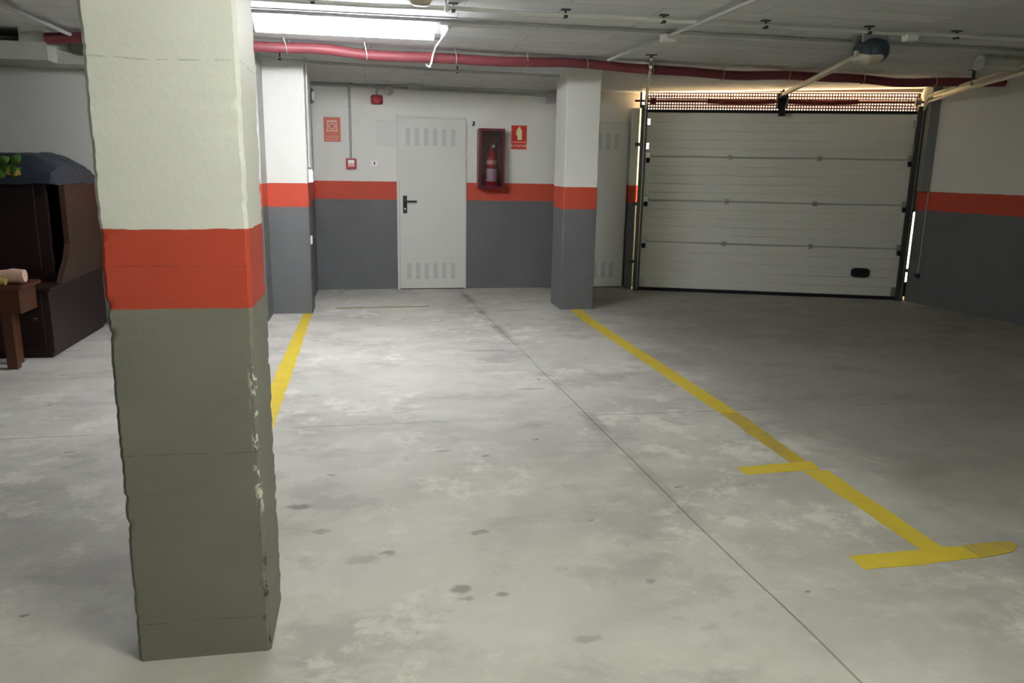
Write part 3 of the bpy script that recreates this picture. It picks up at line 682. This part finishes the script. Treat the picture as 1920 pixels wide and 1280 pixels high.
# tracks
def track(x, label, mirror, end, zend):
    t = thing('door_track', TG @ Vector((x, -.02, 0)), label, 'rail')
    s = mirror
    # vertical channel, lips towards the door
    c = MB(); c.box(min(x-s*(.030 if s < 0 else .055), x+s*(.045 if s < 0 else .024)), max(x-s*(.030 if s < 0 else .055), x+s*(.045 if s < 0 else .024)), -.066, -.032, 0, 2.20, TG); c.box(min(x-s*.002, x+s*(.045 if s < 0 else .024)), max(x-s*.002, x+s*(.045 if s < 0 else .024)), -.032, .03, 0, 2.20, TG); c.build('vertical_track', 'darksteel', t)
    c = MB(); c.box(x-.004, x+.004, -.0705, -.066, .02, 2.20, TG); c.build('edge_lip', 'steel', t)
    # curve and horizontal run: two parallel rails
    for off, r in ((0.0, .014), (.062, .014)):
        pts = []
        for k in range(9):
            a = PI/2*k/8
            pts.append((x, -.02-.20*(1-math.cos(a)), 2.04-off*.0+.20*math.sin(a)+off*(math.sin(a))))
        pts.append((x, -1.2, (2.24+off+zend+off)/2)); pts.append((x, end, zend+off))
        c = MB(); c.tube([TG @ Vector(p) for p in pts], r, 6); c.build('horizontal_rail', 'rail', t, True)
    c = MB(); c.box(x-.003, x+.003, end, -.30, (zend+2.24)/2-.0, (zend+2.24)/2+.06, TG @ Matrix.Translation((0, 0, 0))); c.build('rail_web', 'steel', t)
    for yy in (end+.05, end*.5):
        c = MB(); c.box(x-.012, x+.012, yy-.015, yy+.015, 2.30, 2.441, TG); c.box(x-.05, x+.05, yy-.02, yy+.02, 2.433, 2.441, TG); c.build('hanger', 'darksteel', t)
    for zz in (.35, 1.05, 1.75):
        c = MB(); c.box(min(x+s*.03, x+s*.10), max(x+s*.03, x+s*.10), -.002, .05, zz-.02, zz+.02, TG); c.build('wall_bracket', 'darksteel', t)
    return t
track(-.014, 'left dark steel door track, bending overhead towards the viewer', -1, -2.45, 2.33)
track(GW+.022, 'right dark steel door track with twin pale rails overhead', 1, -2.6, 2.30)

# torsion shaft, springs, drums
t = thing('torsion_spring_assembly', TG @ Vector((1.52, -.06, 2.25)), 'horizontal shaft with two long dark red springs above the garage door', 'spring')
SY, SZ = -.045, 2.245
c = MB(); c.tube([TG @ Vector((-.14, SY, SZ)), TG @ Vector((3.14, SY, SZ))], .0125, 10); c.build('shaft', 'springred', t, True)
for x0, x1 in ((.69, 1.45), (1.60, 2.36)):
    c = MB(); n = 110; pts = []
    c.tube([TG @ Vector((x0+(x1-x0)*k/18, SY, SZ-.007*math.sin(PI*k/18)*1.4)) for k in range(19)], .027, 12)
    c.build('spring', 'springred', t, True)
    c = MB()
    for k in range(38):
        xx = x0+(x1-x0)*(k+.5)/38; zz = SZ-.0098*math.sin(PI*(k+.5)/38)
        c.lathe([(.0285, -.004), (.0305, 0), (.0285, .004)], TG @ Vector((xx, SY, zz)), (TG.to_3x3() @ Vector((1, 0, 0))), 10)
    c.build('coil', 'springred', t, True)
for xx in (.07, 2.99):
    c = MB(); c.lathe([(.05, -.03), (.05, -.022), (.036, -.018), (.036, .018), (.05, .022), (.05, .03)], TG @ Vector((xx, SY, SZ)), (TG.to_3x3() @ Vector((1, 0, 0))), 20); c.build('cable_drum', 'springred' if xx < 1 else 'steel', t, True)
for xx in (-.07, 3.11):
    c = MB(); c.box(xx-.012, xx+.012, SY-.05, .14, 2.16, 2.34, TG); c.build('end_bearing', 'darksteel', t)
c = MB(); c.box(1.475, 1.585, SY-.05, SY+.055, 2.165, 2.335, TG, .006); c.box(1.49, 1.56, SY-.075, SY-.045, 2.08, 2.20, TG, .004); c.tube([TG @ Vector((1.50, SY-.06, 2.33)), TG @ Vector((1.53, SY-.06, 2.37))], .01, 6)
cb = c.build('centre_bracket', 'rubber', t)
c = MB(); c.tube([TG @ Vector((1.60, SY-.06, 2.30)), TG @ Vector((1.57, SY-.08, 2.24)), TG @ Vector((1.555, SY-.08, 2.16))], .006, 6); c.build('release_cord', 'steel', cb, True)

# perforated grille above the door
t = thing('ventilation_grille', TG @ Vector((1.52, .10, 2.14)), 'long perforated grille glowing with daylight above the garage door', 'grille')
gx0, gx1, gz0, gz1, gy = -.02, 3.06, 2.150, 2.345, .085
c = MB(); c.box(gx0, gx1, gy, gy+.03, gz0-.02, gz0+.004, TG); c.box(gx0, gx1, gy, gy+.03, gz1-.004, gz1+.008, TG); c.box(gx0, gx0+.02, gy, gy+.03, gz0, gz1, TG); c.box(gx1-.02, gx1, gy, gy+.03, gz0, gz1, TG); c.build('frame', 'springred', t)
c = MB(); n = 100
for k in range(1, n):
    xx = gx0+(gx1-gx0)*k/n; c.box(xx-.0072, xx+.0072, gy+.008, gy+.012, gz0, gz1, TG)
for k in range(1, 6):
    zz = gz0+(gz1-gz0)*k/6; hh = .011 if k == 3 else .0085; c.box(gx0, gx1, gy+.0075, gy+.0125, zz-hh, zz+hh, TG)
c.build('mesh', mat('glow_tinted_grille', (176, 118, 100), .6), t)  # salmon bar colour carries the daylight glow from the holes

# opener
t = thing('gate_opener', TG @ Vector((1.52, -3.2, 2.3)), 'egg-shaped slate grey gate motor hanging at the end of its pale rail', 'motor')
for dx in (-.018, .018):
    c = MB(); c.box(dx+1.52-.006, dx+1.52+.006, -3.16, -.10, 0, .034, TG @ Matrix.Translation((0, 0, 2.298))); c.build('rail', 'rail', t)
c = MB(); c.box(1.502, 1.538, -3.16, -.10, 2.310, 2.316, TG); c.build('rail_web', 'steel', t)
c = MB(); c.box(1.49, 1.55, -.16, -.06, 2.28, 2.345, TG); c.build('front_bracket', 'darksteel', t)
MC = TG @ Vector((1.52, -3.42, 2.335)); mx = MC.x+.045; my = MC.y+.03; mz = 2.322
bm = bmesh.new()
bmesh.ops.create_uvsphere(bm, u_segments=36, v_segments=20, radius=1)
for v in bm.verts:
    x, y, z = v.co
    f = 1.0-.16*(x if x > 0 else -x*.2)
    z2 = z*.078 if z > 0 else z*.078
    v.co = Vector((mx+math.copysign(abs(x)**.85, x)*.105, my+math.copysign(abs(y)**.85, y)*.15, mz+math.copysign(abs(z)**.8, z)*.090))
b = MB(); b.bm.free(); b.bm = bm; b.build('housing', 'motor', t, True)
bm = bmesh.new(); bmesh.ops.create_uvsphere(bm, u_segments=36, v_segments=16, radius=1)
for v in bm.verts:
    x, y, z = v.co; v.co = Vector((mx-.006+x*.103, my+.004+y*.147, mz-.036+z*.058))
b = MB(); b.bm.free(); b.bm = bm; b.build('bottom_tray', 'motor_rim', t, True)
c = MB(); c.box(mx-.10, mx+.10, my-.05, my-.03, 2.38, 2.441); c.box(mx-.10, mx+.10, my+.07, my+.09, 2.385, 2.441); c.build('mounting_plate', 'conduit', t)
c = MB(); c.box(mx-.125, mx-.085, my-.02, my+.02, 2.285, 2.325, None, .004); c.build('connector', 'motor_rim', t)

# ---------------------------------------------------------------- furniture on the left
t = thing('sideboard', (-3.4, 6.8, 0), 'dark mahogany sideboard with hutch standing behind the foreground column', 'cabinet')
b = MB(); b.box(-4.6, -2.32, 6.20, 7.42, .035, .50, None, .006); b.build('base_body', 'wood', t)
b = MB(); b.box(-4.62, -2.305, 6.185, 7.44, .50, .525, None, .004); b.build('worktop', 'wood', t)
b = MB(); b.box(-4.58, -2.345, 6.22, 7.40, 0, .036); b.build('plinth', 'wood_red', t)
for x0, x1 in ((-4.57, -3.84), (-3.82, -3.10), (-3.08, -2.37)):
    b = MB(); b.box(x0, x1, 6.186, 6.20, .06, .48, None, .004); d = b.build('door', 'wood_red', t)
    b = MB(); b.lathe([(.012, 0), (.010, .015), (.016, .022), (.012, .03)], (x1-.05, 6.186, .30), (0, -1, 0), 12); b.build('knob', 'wood', d, True)
# hutch: shaped side panel, deep reveal, front
sp = [(6.46, .525), (6.52, .60), (6.62, .68), (6.70, .80), (6.70, 1.325), (7.44, 1.325), (7.44, .525)]
b = MB(); bmh = b.bm
A = [bmh.verts.new((-2.355, y, z)) for y, z in sp]; B = [bmh.verts.new((-2.315, y, z)) for y, z in sp]
bmh.faces.new(A); bmh.faces.new(B[::-1])
for k in range(len(sp)): bmh.faces.new((A[k], B[k], B[(k+1) % len(sp)], A[(k+1) % len(sp)]))
b.build('side_panel', 'wood_side', t)
b = MB(); b.box(-4.6, -2.42, 6.62, 6.66, .525, 1.32, None, .004); fp = b.build('front_panel', 'wood_red', t)
for x0, x1 in ((-4.55, -3.55), (-3.50, -2.50)):
    b = MB(); b.box(x0, x1, 6.605, 6.62, .60, 1.26, None, .006); b.build('moulding', 'wood_red', fp)
b = MB(); b.box(-4.6, -2.375, 6.66, 7.44, 1.29, 1.325); b.box(-4.6, -2.375, 7.40, 7.44, .525, 1.29); b.build('back_panel', 'wood_red', t)
# crumpled plastic sheet on top
def sheet():
    bm = bmesh.new(); nx, ny = 60, 30; rows = []
    for j in range(ny+1):
        row = []
        for i in range(nx+1):
            u, v = i/nx, j/ny
            x = -4.7+(2.40)*u; y = 6.50+(.95)*v
            edge = min(1, v*5, (1-v)*6)*min(1, (1-u)*11)
            h = 1.345+.145*max(0, edge)**.7+.028*noise.noise(Vector((x*3, y*3, 0)))+.014*noise.noise(Vector((x*9, y*9, 2)))
            if v < .001 or u > .999: h = 1.27+.02*noise.noise(Vector((x*6, y*6, 5)))
            if v < .001: y -= .015
            row.append(bm.verts.new((x, y, h)))
        rows.append(row)
    for j in range(ny):
        for i in range(nx): bm.faces.new((rows[j][i], rows[j][i+1], rows[j+1][i+1], rows[j+1][i]))
    r = bmesh.ops.extrude_face_region(bm, geom=bm.faces[:])
    for v in [g for g in r['geom'] if isinstance(g, bmesh.types.BMVert)]: v.co.z -= .006
    b = MB(); b.bm.free(); b.bm = bm
    return tag(b.build('plastic_sheet', 'sheet', None, True), 'crumpled dark blue plastic cover heaped on top of the sideboard', 'sheet')
sheet()
# leaves of an artificial plant lying on the cover
t = thing('artificial_plant', (-2.62, 6.50, 1.42), 'bunch of green and yellow leaves lying on the dark cover', 'plant')
random.seed(5)
for k in range(16):
    cx_ = -2.62+random.uniform(-.22, .10); cz_ = 1.395+random.uniform(-.05, .06); cy_ = 6.47+random.uniform(-.03, .03)
    a = random.uniform(-.9, .9); L = random.uniform(.07, .12); W_ = L*.32
    b = MB(); n = 8; d = Vector((math.cos(a), -.25, math.sin(a))); q = Vector((-math.sin(a), -.2, math.cos(a)))
    lft = []; rgt = []; mid = []
    for i in range(n+1):
        s = i/n; wv = W_*math.sin(PI*min(1, s*.96+.02))**.8; p = Vector((cx_, cy_-.02, cz_))+d*(s-.5)*L+Vector((0, -.02*math.sin(PI*s), 0))
        lft.append(b.bm.verts.new(p+q*wv+Vector((0, .006, 0)))); rgt.append(b.bm.verts.new(p-q*wv+Vector((0, .006, 0)))); mid.append(b.bm.verts.new(p))
    for i in range(n):
        b.bm.faces.new((lft[i], lft[i+1], mid[i+1], mid[i])); b.bm.faces.new((mid[i], mid[i+1], rgt[i+1], rgt[i]))
    b.build('leaf', 'leaf_y' if (cz_ < 1.375 and k % 2 == 0) else 'leaf', t, True)
b = MB(); b.tube([(-2.85, 6.49, 1.36), (-2.7, 6.47, 1.385), (-2.55, 6.47, 1.41)], .005, 6); b.build('stem', 'leaf', t, True)
# small wooden table
t = thing('wooden_stool', (-2.8, 5.95, 0), 'orange-brown wooden stool in front of the dark sideboard', 'stool')
b = MB(); b.box(-3.20, -2.345, 5.80, 6.155, .572, .60, None, .006); b.build('seat', 'stool', t)
b = MB(); b.box(-3.17, -2.375, 5.84, 5.862, .40, .572); b.box(-3.17, -2.375, 6.10, 6.12, .40, .572); b.box(-2.397, -2.375, 5.862, 6.10, .40, .572); b.build('apron', 'stool', t)
for x0, y0 in ((-2.515, 5.865), (-3.16, 5.865), (-2.56, 6.03), (-3.16, 6.03)):
    b = MB(); b.box(x0, x0+.068, y0, y0+.068, 0, .572, None, .004); b.build('leg', 'stool', t)
# rolled cloth on the stool
def roll(p0, p1, r, m, name, parent=None, seed=0):
    p0 = Vector(p0); p1 = Vector(p1)
    pts = [p0.lerp(p1, i/16)+Vector((0, 0, .006*noise.noise(Vector((i*.7, seed, 0))))) for i in range(17)]
    b = MB(); b.tube(pts, r, 18, True, lambda s: r*(1+.12*noise.noise(Vector((s*6, seed, 1))))*(1-.35*max(0, s-.9)*10*.3))
    for v in b.bm.verts: v.co += Vector((0, 0, 1))*.010*noise.noise(v.co*14+Vector((seed, 0, 0)))
    return b.build(name, m, parent, True)
t = thing('cloth_roll', (-2.6, 5.9, .6), 'rolled cream and mustard cloth lying on the wooden stool', 'cloth')
roll((-2.95, 5.90, .645), (-2.345, 5.90, .662), .046, 'cloth', 'roll', t, 3)
roll((-2.95, 5.83, .628), (-2.44, 5.83, .630), .027, 'cloth_y', 'fold', t, 7)

# ---------------------------------------------------------------- groups of repeats
GR = {'concrete_column': 'square painted columns', 'parking_line': 'yellow parking lines on the floor', 'fluorescent_light': 'fluorescent battens under the ceiling',
      'junction_box': 'junction boxes on the conduits', 'fire_sign': 'fire signs on the back wall', 'door_track': 'garage door tracks',
      'conduit': 'conduits under the ceiling', 'wall_conduit': 'conduits on the walls'}
for o in list(C.objects):
    k = o.name.split('.')[0]
    if o.parent is None and k in GR and 'label' in o: o['group'] = GR[k]
S.cycles.max_bounces = 7
